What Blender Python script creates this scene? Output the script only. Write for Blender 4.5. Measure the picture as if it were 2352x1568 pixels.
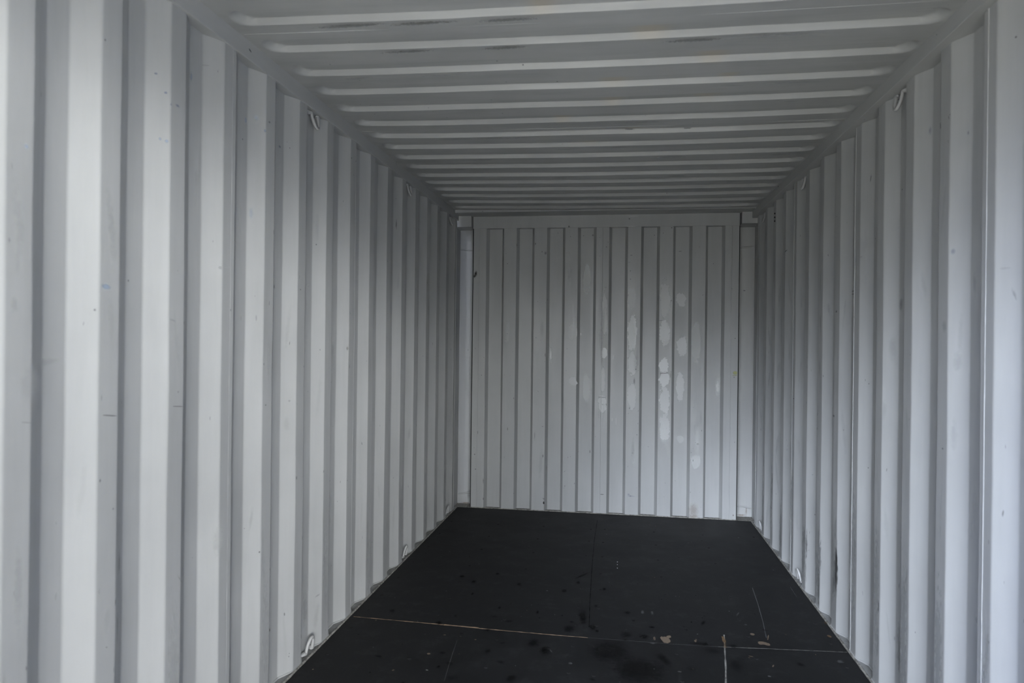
import bpy, bmesh, math, random
from mathutils import Vector, Matrix
from mathutils.noise import noise as pnoise

for o in list(bpy.data.objects):
    bpy.data.objects.remove(o, do_unlink=True)
scene = bpy.context.scene
COL = scene.collection

# ------------------------------------------------------------------ camera
cam_data = bpy.data.cameras.new('camera')
cam = bpy.data.objects.new('camera', cam_data)
COL.objects.link(cam)
R_ = Vector((0.9885927, 0.15013037, 0.01205554))
U_ = Vector((-0.01186098, -0.00219129, 0.99992726))
F_ = Vector((-0.1501459, 0.98866378, 0.0003856))
mat = Matrix((R_, U_, -F_)).transposed().to_4x4()
mat.translation = Vector((1.3071, 0.0, 1.3704))
cam.matrix_world = mat
cam_data.sensor_width = 36.0
cam_data.lens = 1603.85 * 36.0 / 2352.0
cam_data.clip_start = 0.02
cam_data.dof.use_dof = True
cam_data.dof.focus_distance = 4.6
cam_data.dof.aperture_fstop = 3.2
scene.camera = cam

# ------------------------------------------------------------------ light: overcast sky through the open doors
world = bpy.data.worlds.new('sky')
scene.world = world
world.use_nodes = True
nt = world.node_tree
nt.nodes.clear()
wo = nt.nodes.new('ShaderNodeOutputWorld')
bg = nt.nodes.new('ShaderNodeBackground')
tc = nt.nodes.new('ShaderNodeTexCoord')
# bright overcast seen from the doors: azimuth measured from the door axis (-y) towards +x, elevation from the horizon
def wmath(op, a, b=None):
    q = nt.nodes.new('ShaderNodeMath')
    q.operation = op
    for i, s_ in enumerate((a, b)):
        if s_ is None:
            continue
        if hasattr(s_, 'links'):
            nt.links.new(s_, q.inputs[i])
        else:
            q.inputs[i].default_value = s_
    return q.outputs[0]
sep = nt.nodes.new('ShaderNodeSeparateXYZ')
nt.links.new(tc.outputs['Generated'], sep.inputs[0])
azim = wmath('MULTIPLY', wmath('ARCTAN2', sep.outputs[0], wmath('MULTIPLY', sep.outputs[1], -1.0)), 57.29578)
elev = wmath('MULTIPLY', wmath('ARCSINE', sep.outputs[2]), 57.29578)

def vscale(col, fac):
    q = nt.nodes.new('ShaderNodeVectorMath')
    q.operation = 'SCALE'
    q.inputs[0].default_value = col
    nt.links.new(fac, q.inputs['Scale'])
    return q.outputs[0]

def vadd(a, b):
    q = nt.nodes.new('ShaderNodeVectorMath')
    q.operation = 'ADD'
    nt.links.new(a, q.inputs[0])
    nt.links.new(b, q.inputs[1])
    return q.outputs[0]

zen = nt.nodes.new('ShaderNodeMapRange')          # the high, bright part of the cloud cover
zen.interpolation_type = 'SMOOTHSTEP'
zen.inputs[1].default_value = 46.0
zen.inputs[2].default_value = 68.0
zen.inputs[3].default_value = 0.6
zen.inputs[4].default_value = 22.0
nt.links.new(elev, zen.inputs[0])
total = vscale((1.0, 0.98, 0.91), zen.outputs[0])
# bright lobes added to the sky to fit the light inside: (azimuth, elevation, half widths, colour)
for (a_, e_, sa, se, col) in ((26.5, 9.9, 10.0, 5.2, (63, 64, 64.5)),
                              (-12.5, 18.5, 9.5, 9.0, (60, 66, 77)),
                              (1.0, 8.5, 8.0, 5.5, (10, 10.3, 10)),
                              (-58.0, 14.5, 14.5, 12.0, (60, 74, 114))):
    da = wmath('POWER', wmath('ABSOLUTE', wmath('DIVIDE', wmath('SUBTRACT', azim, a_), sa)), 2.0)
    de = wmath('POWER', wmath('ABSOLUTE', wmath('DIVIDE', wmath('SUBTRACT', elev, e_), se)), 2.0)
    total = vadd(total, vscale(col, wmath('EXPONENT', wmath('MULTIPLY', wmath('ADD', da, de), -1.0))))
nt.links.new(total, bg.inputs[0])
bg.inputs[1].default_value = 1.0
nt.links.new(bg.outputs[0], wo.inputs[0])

scene.view_settings.view_transform = 'Standard'
scene.view_settings.look = 'None'
scene.view_settings.gamma = 1.0
scene.view_settings.exposure = 0.0
scene.view_settings.use_curve_mapping = False

# ------------------------------------------------------------------ dimensions
W = 2.352
Y0, YB = -0.26, 5.6466
PITCH = 0.278
Z_RAIL = 2.356
def z_roof(x):
    t = (x - W / 2) / (W / 2)
    return 2.420 - 0.008 * x - 0.010 * (1 - t * t)

# ------------------------------------------------------------------ helpers
def obj(name, bm, mats, parent=None, smooth=None, weighted=False):
    me = bpy.data.meshes.new(name)
    bm.to_mesh(me)
    bm.free()
    for m in (mats if isinstance(mats, (list, tuple)) else [mats]):
        me.materials.append(m)
    if smooth is not None:
        me.polygons.foreach_set('use_smooth', [True] * len(me.polygons))
        me.set_sharp_from_angle(angle=math.radians(smooth))
    o = bpy.data.objects.new(name, me)
    if weighted:
        wn = o.modifiers.new('weighted_normals', 'WEIGHTED_NORMAL')
        wn.weight = 90
        wn.keep_sharp = True
        wn.thresh = 0.02
    COL.objects.link(o)
    if parent:
        o.parent = parent
    return o

def struct(o, label, cat):
    o['kind'] = 'structure'
    o['label'] = label
    o['category'] = cat
    return o

def box(bm, a, b, bevel=0.0):
    r = bmesh.ops.create_cube(bm, size=1.0)
    vs = r['verts']
    for v in vs:
        v.co = Vector([a[i] + (v.co[i] + 0.5) * (b[i] - a[i]) for i in range(3)])
    if bevel:
        es = set()
        for v in vs:
            es.update(v.link_edges)
        bmesh.ops.bevel(bm, geom=list(es), offset=bevel, segments=2, affect='EDGES', profile=0.5)

def tube(bm, pts, r, n=10, cap=True):
    pts = [Vector(p) for p in pts]
    rings = []
    up = None
    for i, p in enumerate(pts):
        t = (pts[min(i + 1, len(pts) - 1)] - pts[max(i - 1, 0)]).normalized()
        if up is None:
            up = t.orthogonal().normalized()
        up = (up - t * up.dot(t)).normalized()
        s = t.cross(up)
        rr = r[i] if isinstance(r, (list, tuple)) else r
        rings.append([bm.verts.new(p + (up * math.cos(2 * math.pi * k / n) + s * math.sin(2 * math.pi * k / n)) * rr) for k in range(n)])
    for a, b in zip(rings, rings[1:]):
        for k in range(n):
            bm.faces.new((a[k], a[(k + 1) % n], b[(k + 1) % n], b[k]))
    if cap:
        bm.faces.new(list(reversed(rings[0])))
        bm.faces.new(rings[-1])

def fillet(pts, rad, seg=3):
    """round the inner corners of an open 2D polyline"""
    out = [pts[0]]
    for a, b, c in zip(pts, pts[1:], pts[2:]):
        A, B, C = Vector(a), Vector(b), Vector(c)
        u = (A - B)
        v = (C - B)
        d = min(rad, u.length * 0.45, v.length * 0.45)
        u.normalize()
        v.normalize()
        p0, p2 = B + u * d, B + v * d
        for k in range(seg + 1):
            t = k / seg
            q = p0 * (1 - t) ** 2 + B * 2 * t * (1 - t) + p2 * t * t
            out.append((q.x, q.y))
    out.append(pts[-1])
    return out

# ------------------------------------------------------------------ materials
def new_mat(name):
    m = bpy.data.materials.new(name)
    m.use_nodes = True
    n = m.node_tree
    b = n.nodes['Principled BSDF']
    return m, n, b

def noise_node(n, scale, detail=4, rough=0.55, stretch=None):
    t = n.nodes.new('ShaderNodeTexCoord')
    x = n.nodes.new('ShaderNodeTexNoise')
    x.inputs['Scale'].default_value = scale
    x.inputs['Detail'].default_value = detail
    x.inputs['Roughness'].default_value = rough
    if stretch:
        mp = n.nodes.new('ShaderNodeMapping')
        mp.inputs['Scale'].default_value = stretch
        n.links.new(t.outputs['Object'], mp.inputs[0])
        n.links.new(mp.outputs[0], x.inputs['Vector'])
    else:
        n.links.new(t.outputs['Object'], x.inputs['Vector'])
    return x

def ramp(n, src, stops):
    r = n.nodes.new('ShaderNodeValToRGB')
    el = r.color_ramp.elements
    while len(el) < len(stops):
        el.new(0.5)
    for e, (p, c) in zip(el, stops):
        e.position = p
        e.color = c
    n.links.new(src, r.inputs[0])
    return r

def mix_col(n, fac, a, b, mode='MIX'):
    m = n.nodes.new('ShaderNodeMix')
    m.data_type = 'RGBA'
    m.blend_type = mode
    for i, s in ((0, fac), (6, a), (7, b)):
        if hasattr(s, 'links'):
            n.links.new(s, m.inputs[i])
        else:
            m.inputs[i].default_value = s
    return m.outputs[2]

def g(v):
    return (v, v, v, 1)

def painted_steel(name, base, rough=0.42, streak=(9, 9, 0.8), dirt=0.12, spec=0.45, speck=True):
    m, n, b = new_mat(name)
    big = noise_node(n, 1.6, 5, 0.6)
    st = noise_node(n, 1.0, 5, 0.65, streak)
    fine = noise_node(n, 38, 3, 0.6)
    r1 = ramp(n, big.outputs[0], [(0.38, g(1)), (0.72, g(1 - dirt))])
    r2 = ramp(n, st.outputs[0], [(0.42, g(1)), (0.74, g(1 - dirt))])
    c = mix_col(n, 1.0, base + (1,), r1.outputs[0], 'MULTIPLY')
    c = mix_col(n, 1.0, c, r2.outputs[0], 'MULTIPLY')
    if speck:
        vo = n.nodes.new('ShaderNodeTexVoronoi')
        vo.inputs['Scale'].default_value = 7.0
        vo.inputs['Randomness'].default_value = 1.0
        t = n.nodes.new('ShaderNodeTexCoord')
        n.links.new(t.outputs['Object'], vo.inputs['Vector'])
        r3 = ramp(n, vo.outputs['Distance'], [(0.018, g(0.30)), (0.030, g(1))])
        c = mix_col(n, 1.0, c, r3.outputs[0], 'MULTIPLY')
    n.links.new(c, b.inputs['Base Color'])
    rr = ramp(n, st.outputs[0], [(0.3, g(rough - 0.07)), (0.75, g(rough + 0.14))])
    n.links.new(rr.outputs[0], b.inputs['Roughness'])
    b.inputs['Specular IOR Level'].default_value = spec
    bp = n.nodes.new('ShaderNodeBump')
    bp.inputs['Strength'].default_value = 0.05
    bp.inputs['Distance'].default_value = 0.004
    n.links.new(fine.outputs[0], bp.inputs['Height'])
    n.links.new(bp.outputs[0], b.inputs['Normal'])
    return m

def mark_mat(name, kind, under, rough=0.45, spec=0.4):
    """mark lying on a painted surface of colour `under`: 0 soft edge, 1 hard edge, 2 streaky rub"""
    m, n, b = new_mat(name + ('_soft_mark', '_hard_mark', '_rub_mark')[kind])
    uv = n.nodes.new('ShaderNodeUVMap')
    uv.uv_map = 'marks'
    ln = n.nodes.new('ShaderNodeVectorMath')
    ln.operation = 'LENGTH'
    n.links.new(uv.outputs[0], ln.inputs[0])
    ns = noise_node(n, (45, 27, 110)[kind], 4, 0.7, (1, 1, 0.3) if kind == 2 else None)
    amp = (1.0, 1.35, 1.9)[kind]
    ad = n.nodes.new('ShaderNodeMath')
    ad.operation = 'MULTIPLY_ADD'
    ad.inputs[1].default_value = amp
    n.links.new(ns.outputs[0], ad.inputs[0])
    n.links.new(ln.outputs['Value'], ad.inputs[2])
    mr = n.nodes.new('ShaderNodeMapRange')
    mr.interpolation_type = 'SMOOTHSTEP'
    off = amp * 0.5
    mr.inputs[1].default_value = (0.98, 0.92, 0.90)[kind] + off
    mr.inputs[2].default_value = (0.15, 0.82, 0.30)[kind] + off
    n.links.new(ad.outputs[0], mr.inputs[0])
    rim = n.nodes.new('ShaderNodeMapRange')
    rim.inputs[1].default_value = 1.24
    rim.inputs[2].default_value = 1.12
    n.links.new(ln.outputs['Value'], rim.inputs[0])
    ca = n.nodes.new('ShaderNodeAttribute')
    ca.attribute_name = 'tint'
    def mul_(p, q):
        x = n.nodes.new('ShaderNodeMath')
        x.operation = 'MULTIPLY'
        n.links.new(p, x.inputs[0])
        n.links.new(q, x.inputs[1])
        return x.outputs[0]
    alpha = mul_(mul_(mr.outputs[0], ca.outputs['Alpha']), rim.outputs[0])
    inv = n.nodes.new('ShaderNodeMath')
    inv.operation = 'SUBTRACT'
    inv.inputs[0].default_value = 1.0
    n.links.new(alpha, inv.inputs[1])
    sc = n.nodes.new('ShaderNodeVectorMath')      # the thin film lets the paint below show through
    sc.operation = 'SCALE'
    sc.inputs[0].default_value = under
    n.links.new(inv.outputs[0], sc.inputs['Scale'])
    sm = n.nodes.new('ShaderNodeVectorMath')
    sm.operation = 'ADD'
    n.links.new(sc.outputs[0], sm.inputs[0])
    n.links.new(ca.outputs['Color'], sm.inputs[1])
    n.links.new(sm.outputs[0], b.inputs['Base Color'])
    n.links.new(alpha, b.inputs['Alpha'])
    b.inputs['Roughness'].default_value = rough
    b.inputs['Specular IOR Level'].default_value = spec
    return m

def with_marks(base, under, rough=0.45, spec=0.4):
    return [base] + [mark_mat(base.name, k, under, rough, spec) for k in range(3)]

PAINT = (0.42, 0.425, 0.42)
M_WALL = painted_steel('grey_white_wall_paint', PAINT)
M_BACK = painted_steel('grey_white_end_paint', (0.42, 0.425, 0.42), rough=0.36, dirt=0.10)
M_RAIL = painted_steel('grey_white_rail_paint', PAINT, streak=(6, 0.8, 6), dirt=0.08)
M_ROOF = painted_steel('grey_white_roof_paint', PAINT, streak=(1.2, 9, 9), dirt=0.16)
M_RING = painted_steel('white_ring_paint', (0.46, 0.46, 0.455), rough=0.38, dirt=0.1, speck=False)

def rust_spots(mat, spots):
    """faint rust bleeding through near the middle of the roof sheets"""
    n = mat.node_tree
    b = n.nodes['Principled BSDF']
    src = b.inputs['Base Color'].links[0].from_socket
    tcn = n.nodes.new('ShaderNodeTexCoord')
    acc = None
    for (cx, cy, sx, sy) in spots:
        mp = n.nodes.new('ShaderNodeMapping')
        mp.vector_type = 'TEXTURE'
        mp.inputs['Location'].default_value = (cx, cy - 0.02, 2.41)
        mp.inputs['Scale'].default_value = (sx, sy, 1)
        n.links.new(tcn.outputs['Object'], mp.inputs[0])
        ln = n.nodes.new('ShaderNodeVectorMath')
        ln.operation = 'LENGTH'
        n.links.new(mp.outputs[0], ln.inputs[0])
        if acc is None:
            acc = ln.outputs['Value']
        else:
            mn = n.nodes.new('ShaderNodeMath')
            mn.operation = 'MINIMUM'
            n.links.new(acc, mn.inputs[0])
            n.links.new(ln.outputs['Value'], mn.inputs[1])
            acc = mn.outputs[0]
    mr = n.nodes.new('ShaderNodeMapRange')
    mr.interpolation_type = 'SMOOTHSTEP'
    mr.inputs[1].default_value = 1.1
    mr.inputs[2].default_value = 0.1
    mr.inputs[4].default_value = 0.34
    n.links.new(acc, mr.inputs[0])
    n.links.new(mix_col(n, mr.outputs[0], src, (0.47, 0.37, 0.22, 1)), b.inputs['Base Color'])

rust_spots(M_ROOF, [(1.06, 2.17, 0.07, 0.05), (1.40, 2.385, 0.09, 0.06), (1.63, 2.61, 0.08, 0.06), (1.28, 2.82, 0.08, 0.05), (1.27, 3.04, 0.07, 0.05), (1.66, 3.03, 0.08, 0.05),
                    (1.04, 3.26, 0.06, 0.05), (1.36, 3.46, 0.07, 0.04), (1.15, 3.67, 0.07, 0.04), (1.72, 2.82, 0.05, 0.04)])
UNDER = (0.40, 0.405, 0.40)
MS_WALL, MS_BACK, MS_RAIL, MS_ROOF = [with_marks(q, UNDER) for q in (M_WALL, M_BACK, M_RAIL, M_ROOF)]

m, n, b = new_mat('dirty_ledge_paint')
ns = noise_node(n, 14, 5, 0.7)
r = ramp(n, ns.outputs[0], [(0.32, (0.20, 0.20, 0.19, 1)), (0.62, (0.34, 0.345, 0.34, 1))])
n.links.new(r.outputs[0], b.inputs['Base Color'])
b.inputs['Roughness'].default_value = 0.6
M_LEDGE = m

m, n, b = new_mat('dirty_sealant')
ns = noise_node(n, 60, 4, 0.7)
r = ramp(n, ns.outputs[0], [(0.35, (0.10, 0.095, 0.085, 1)), (0.62, (0.34, 0.33, 0.30, 1))])
n.links.new(r.outputs[0], b.inputs['Base Color'])
b.inputs['Roughness'].default_value = 0.75
M_SEAL = m

m, n, b = new_mat('black_gap')
b.inputs['Base Color'].default_value = (0.012, 0.012, 0.012, 1)
b.inputs['Roughness'].default_value = 0.8
M_GAP = m

m, n, b = new_mat('black_floor_paint')
n1 = noise_node(n, 2.2, 6, 0.62)
n2 = noise_node(n, 130, 3, 0.7)
n3 = noise_node(n, 9, 6, 0.75, (1.0, 1.0, 1.0))
n4 = noise_node(n, 5, 5, 0.7, (6, 0.7, 1))
c1 = ramp(n, n1.outputs[0], [(0.35, (0.0110, 0.0113, 0.0118, 1)), (0.70, (0.0195, 0.0198, 0.0206, 1))])
c2 = ramp(n, n2.outputs[0], [(0.66, g(1.0)), (0.78, g(2.6))])
c3 = ramp(n, n3.outputs[0], [(0.52, g(1.0)), (0.80, g(2.1))])
c4 = ramp(n, n4.outputs[0], [(0.58, g(1.0)), (0.80, g(1.35))])
c = mix_col(n, 1, c1.outputs[0], c2.outputs[0], 'MULTIPLY')
c = mix_col(n, 1, c, c3.outputs[0], 'MULTIPLY')
c = mix_col(n, 1, c, c4.outputs[0], 'MULTIPLY')
n.links.new(c, b.inputs['Base Color'])
rr = ramp(n, n1.outputs[0], [(0.3, g(0.52)), (0.7, g(0.66))])
n.links.new(rr.outputs[0], b.inputs['Roughness'])
b.inputs['Specular IOR Level'].default_value = 0.14
bp = n.nodes.new('ShaderNodeBump')
bp.inputs['Strength'].default_value = 0.12
bp.inputs['Distance'].default_value = 0.003
n.links.new(n2.outputs[0], bp.inputs['Height'])
n.links.new(bp.outputs[0], b.inputs['Normal'])
M_FLOOR = m
MS_FLOOR = with_marks(M_FLOOR, (0.011, 0.011, 0.0115), 0.6, 0.14)

m, n, b = new_mat('dark_screw')
b.inputs['Base Color'].default_value = (0.004, 0.004, 0.004, 1)
b.inputs['Roughness'].default_value = 0.9
M_SCREW = m

m, n, b = new_mat('concrete_reflector')  # for the added slab outside, kept pale to bounce light upward
ns = noise_node(n, 3, 6, 0.7)
r = ramp(n, ns.outputs[0], [(0.3, (0.62, 0.61, 0.54, 1)), (0.7, (0.74, 0.73, 0.65, 1))])
n.links.new(r.outputs[0], b.inputs['Base Color'])
b.inputs['Roughness'].default_value = 0.9
M_REFLECTOR = m

m, n, b = new_mat('asphalt_yard')
ns = noise_node(n, 3, 6, 0.7)
r = ramp(n, ns.outputs[0], [(0.3, (0.10, 0.098, 0.094, 1)), (0.7, (0.15, 0.147, 0.14, 1))])
n.links.new(r.outputs[0], b.inputs['Base Color'])
b.inputs['Roughness'].default_value = 0.9
M_YARD = m

# ------------------------------------------------------------------ marks (stains, scuffs, touch-up paint), one row each:
# [along, up/depth, half size, half size, turn, tint, strength, edge]
TINTS = [(0.09, 0.12, 0.22), (0.10, 0.10, 0.095), (0.74, 0.75, 0.74), (0.24, 0.31, 0.42), (0.20, 0.155, 0.115),
         (0.42, 0.43, 0.16), (0.21, 0.215, 0.215), (0.17, 0.11, 0.06), (0.004, 0.004, 0.004),
         (0.52, 0.37, 0.25), (0.34, 0.33, 0.31)]
LEFT_MARKS = [[1.8375,2.1319,0.0074,0.005,20,0,0.7,0],
[1.8637,2.0853,0.0076,0.0051,20,0,0.75,0],
[1.9081,2.0617,0.0147,0.0065,0,0,0.5,0],
[1.8777,2.0553,0.0038,0.0038,0,0,0.5,0],
[1.8506,1.9468,0.0054,0.0051,20,3,0.7,0],
[1.8675,1.9451,0.0077,0.0064,0,3,0.8,0],
[1.3728,1.7919,0.011,0.0087,0,3,0.5,0],
[2.0267,2.1951,0.0077,0.0193,0,3,0.6,0],
[2.3505,2.1597,0.0102,0.0205,0,3,0.5,0],
[2.3954,2.1813,0.0168,0.016,0,3,0.4,0],
[2.4296,2.1445,0.0078,0.0081,0,3,0.6,0],
[2.457,2.1838,0.0112,0.0065,0,6,0.7,0],
[2.3823,1.8283,0.0124,0.0271,0,3,0.35,0],
[1.6206,1.4997,0.0215,0.0101,0,3,0.75,0],
[2.6107,2.1359,0.0157,0.0087,0,3,0.5,0],
[1.6419,1.1656,0.0328,0.0018,-8,1,0.75,1],
[1.9236,1.1642,0.0291,0.0017,-6,1,0.6,1],
[1.3795,1.1769,0.0161,0.0016,-10,1,0.3,1],
[1.609,1.0029,0.0044,0.0067,0,1,0.6,0],
[2.1482,1.6055,0.0096,0.0087,0,6,0.6,0],
[2.5784,1.5762,0.0069,0.0154,0,1,0.6,0],
[2.2076,1.4665,0.0043,0.0059,0,1,0.6,0],
[1.7046,0.764,0.0086,0.0446,0,1,0.5,0],
[1.6882,0.595,0.007,0.0558,0,1,0.5,0],
[1.638,0.5638,0.0067,0.0028,-20,1,0.5,0],
[2.5046,0.2574,0.0052,0.0083,0,8,0.8,0],
[2.6711,0.2519,0.0043,0.0106,10,1,0.7,0],
[2.6918,0.0719,0.0034,0.0053,0,8,0.8,0],
[2.6935,0.0837,0.0029,0.0036,0,1,0.8,0],
[3.2593,1.3278,0.0096,0.0128,0,1,0.7,0],
[2.1519,0.6988,0.024,0.0608,0,6,0.25,0],
[2.967,0.223,0.0179,0.0059,15,1,0.35,0],
[2.1803,1.6104,0.0156,0.0029,0,2,0.5,0],
[1.3863,1.2641,0.0304,0.0586,0,6,0.18,0],
[1.3439,1.4377,0.0111,0.0285,0,6,0.25,0],
[1.4797,1.3099,0.0514,0.0125,5,6,0.2,0],
[1.3642,0.8127,0.0147,0.1156,0,6,0.3,0],
[2.8911,0.1856,0.0262,0.1144,0,6,0.5,0],
[2.4568,1.1213,0.0097,0.0049,0,1,0.6,0],
[2.6823,1.1188,0.0092,0.0071,0,1,0.4,0],
[1.9227,1.2074,0.0062,0.0052,0,1,0.4,0],
[1.8937,1.4222,0.0204,0.0052,-10,6,0.4,0],
[2.6692,2.1464,0.0035,0.0035,0,1,0.8,0],
[2.658,2.1682,0.0026,0.0026,0,1,0.7,0],
[2.7356,1.5761,0.0079,0.0036,0,1,0.6,0],
[2.9652,1.3241,0.0063,0.0059,0,1,0.5,0],
[2.8822,1.6062,0.0213,0.0057,0,2,0.5,0],
[4.0568,2.0698,0.0094,0.0473,0,1,0.5,0],
[3.2281,2.0426,0.0046,0.0085,0,1,0.5,0],
[3.2739,2.2633,0.0075,0.0043,0,8,0.8,0],
[3.3316,2.2632,0.0067,0.0044,0,1,0.8,0],
[2.9895,0.7758,0.0039,0.0098,0,1,0.5,0],
[2.7167,0.7983,0.0062,0.0108,0,1,0.6,0],
[4.057,0.5417,0.0062,0.0053,0,1,0.6,0],
[2.3726,0.6785,0.0038,0.0025,0,1,0.6,0],
[3.2172,0.5879,0.0046,0.0042,0,1,0.5,0],
[2.4059,1.4467,0.0048,0.0161,0,1,0.3,0],
[1.9445,0.6379,0.0262,0.0026,-50,1,0.35,0],
[2.1339,2.2517,0.0026,0.0058,0,1,0.4,0],
[2.0936,2.257,0.0225,0.0021,15,1,0.2,1]]
RIGHT_MARKS = [[2.4096,1.6752,0.0105,0.0139,0,0,0.35,0],
[2.6441,2.1292,0.0086,0.0199,0,0,0.3,0],
[2.3696,2.0399,0.0049,0.0082,0,0,0.35,0],
[3.5428,0.2933,0.0351,0.146,0,8,0.8,2],
[3.5874,0.205,0.0276,0.1268,0,8,0.6,2],
[3.5385,0.3572,0.0216,0.0625,0,8,0.8,2],
[3.8113,0.2857,0.0112,0.1238,0,8,0.6,2],
[4.0835,0.2597,0.0103,0.1088,0,8,0.6,2],
[3.8291,0.1106,0.0227,0.1357,0,1,0.6,2],
[4.0902,0.1171,0.0122,0.1211,0,1,0.5,2],
[2.99,0.3317,0.01,0.0384,0,8,0.5,2],
[2.873,0.2107,0.0298,0.1252,0,1,0.45,2],
[3.3228,0.3251,0.0374,0.117,0,2,0.3,2],
[3.4485,1.6256,0.0296,0.002,0,8,0.7,1],
[3.448,1.6114,0.0297,0.002,0,8,0.7,1],
[4.6415,1.9677,0.0172,0.0044,-20,8,0.8,0],
[3.2091,2.0925,0.0039,0.0207,10,1,0.6,0],
[3.2502,1.7596,0.0062,0.0038,0,1,0.5,0],
[3.577,1.536,0.0168,0.0084,0,1,0.6,0],
[2.8953,1.531,0.025,0.0337,0,6,0.35,0],
[2.9388,1.3621,0.0251,0.0685,0,6,0.2,0],
[2.4448,1.436,0.0213,0.0282,0,1,0.2,0],
[2.3925,1.3249,0.0209,0.0413,0,6,0.2,0],
[2.0966,1.5176,0.0052,0.0262,-20,6,0.4,0],
[2.1184,1.5915,0.0213,0.0048,0,6,0.3,0],
[3.2079,1.208,0.0041,0.0038,0,1,0.6,0],
[4.3822,1.0513,0.0149,0.0052,0,8,0.8,0],
[3.8057,1.2136,0.0032,0.009,0,1,0.6,0],
[4.0485,0.6588,0.0084,0.0024,0,1,0.6,0],
[3.5986,1.028,0.0197,0.0085,0,1,0.5,0],
[5.5433,0.8339,0.0151,0.0046,0,8,0.8,0],
[3.2053,0.8463,0.004,0.0038,0,1,0.6,0],
[2.4407,0.3247,0.0086,0.0028,30,1,0.6,0],
[2.45,1.0407,0.0088,0.0042,0,1,0.6,0],
[2.4317,2.1084,0.0074,0.0112,-30,6,0.3,0],
[2.9159,0.2327,0.0048,0.0136,0,6,0.4,0],
[2.972,1.1188,0.0183,0.052,0,6,0.2,0],
[2.403,1.0896,0.0183,0.0691,0,6,0.15,0],
[2.6573,2.3488,0.0028,0.0031,0,8,0.8,0],
[2.4259,2.1164,0.0049,0.0028,0,1,0.7,0]]
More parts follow.
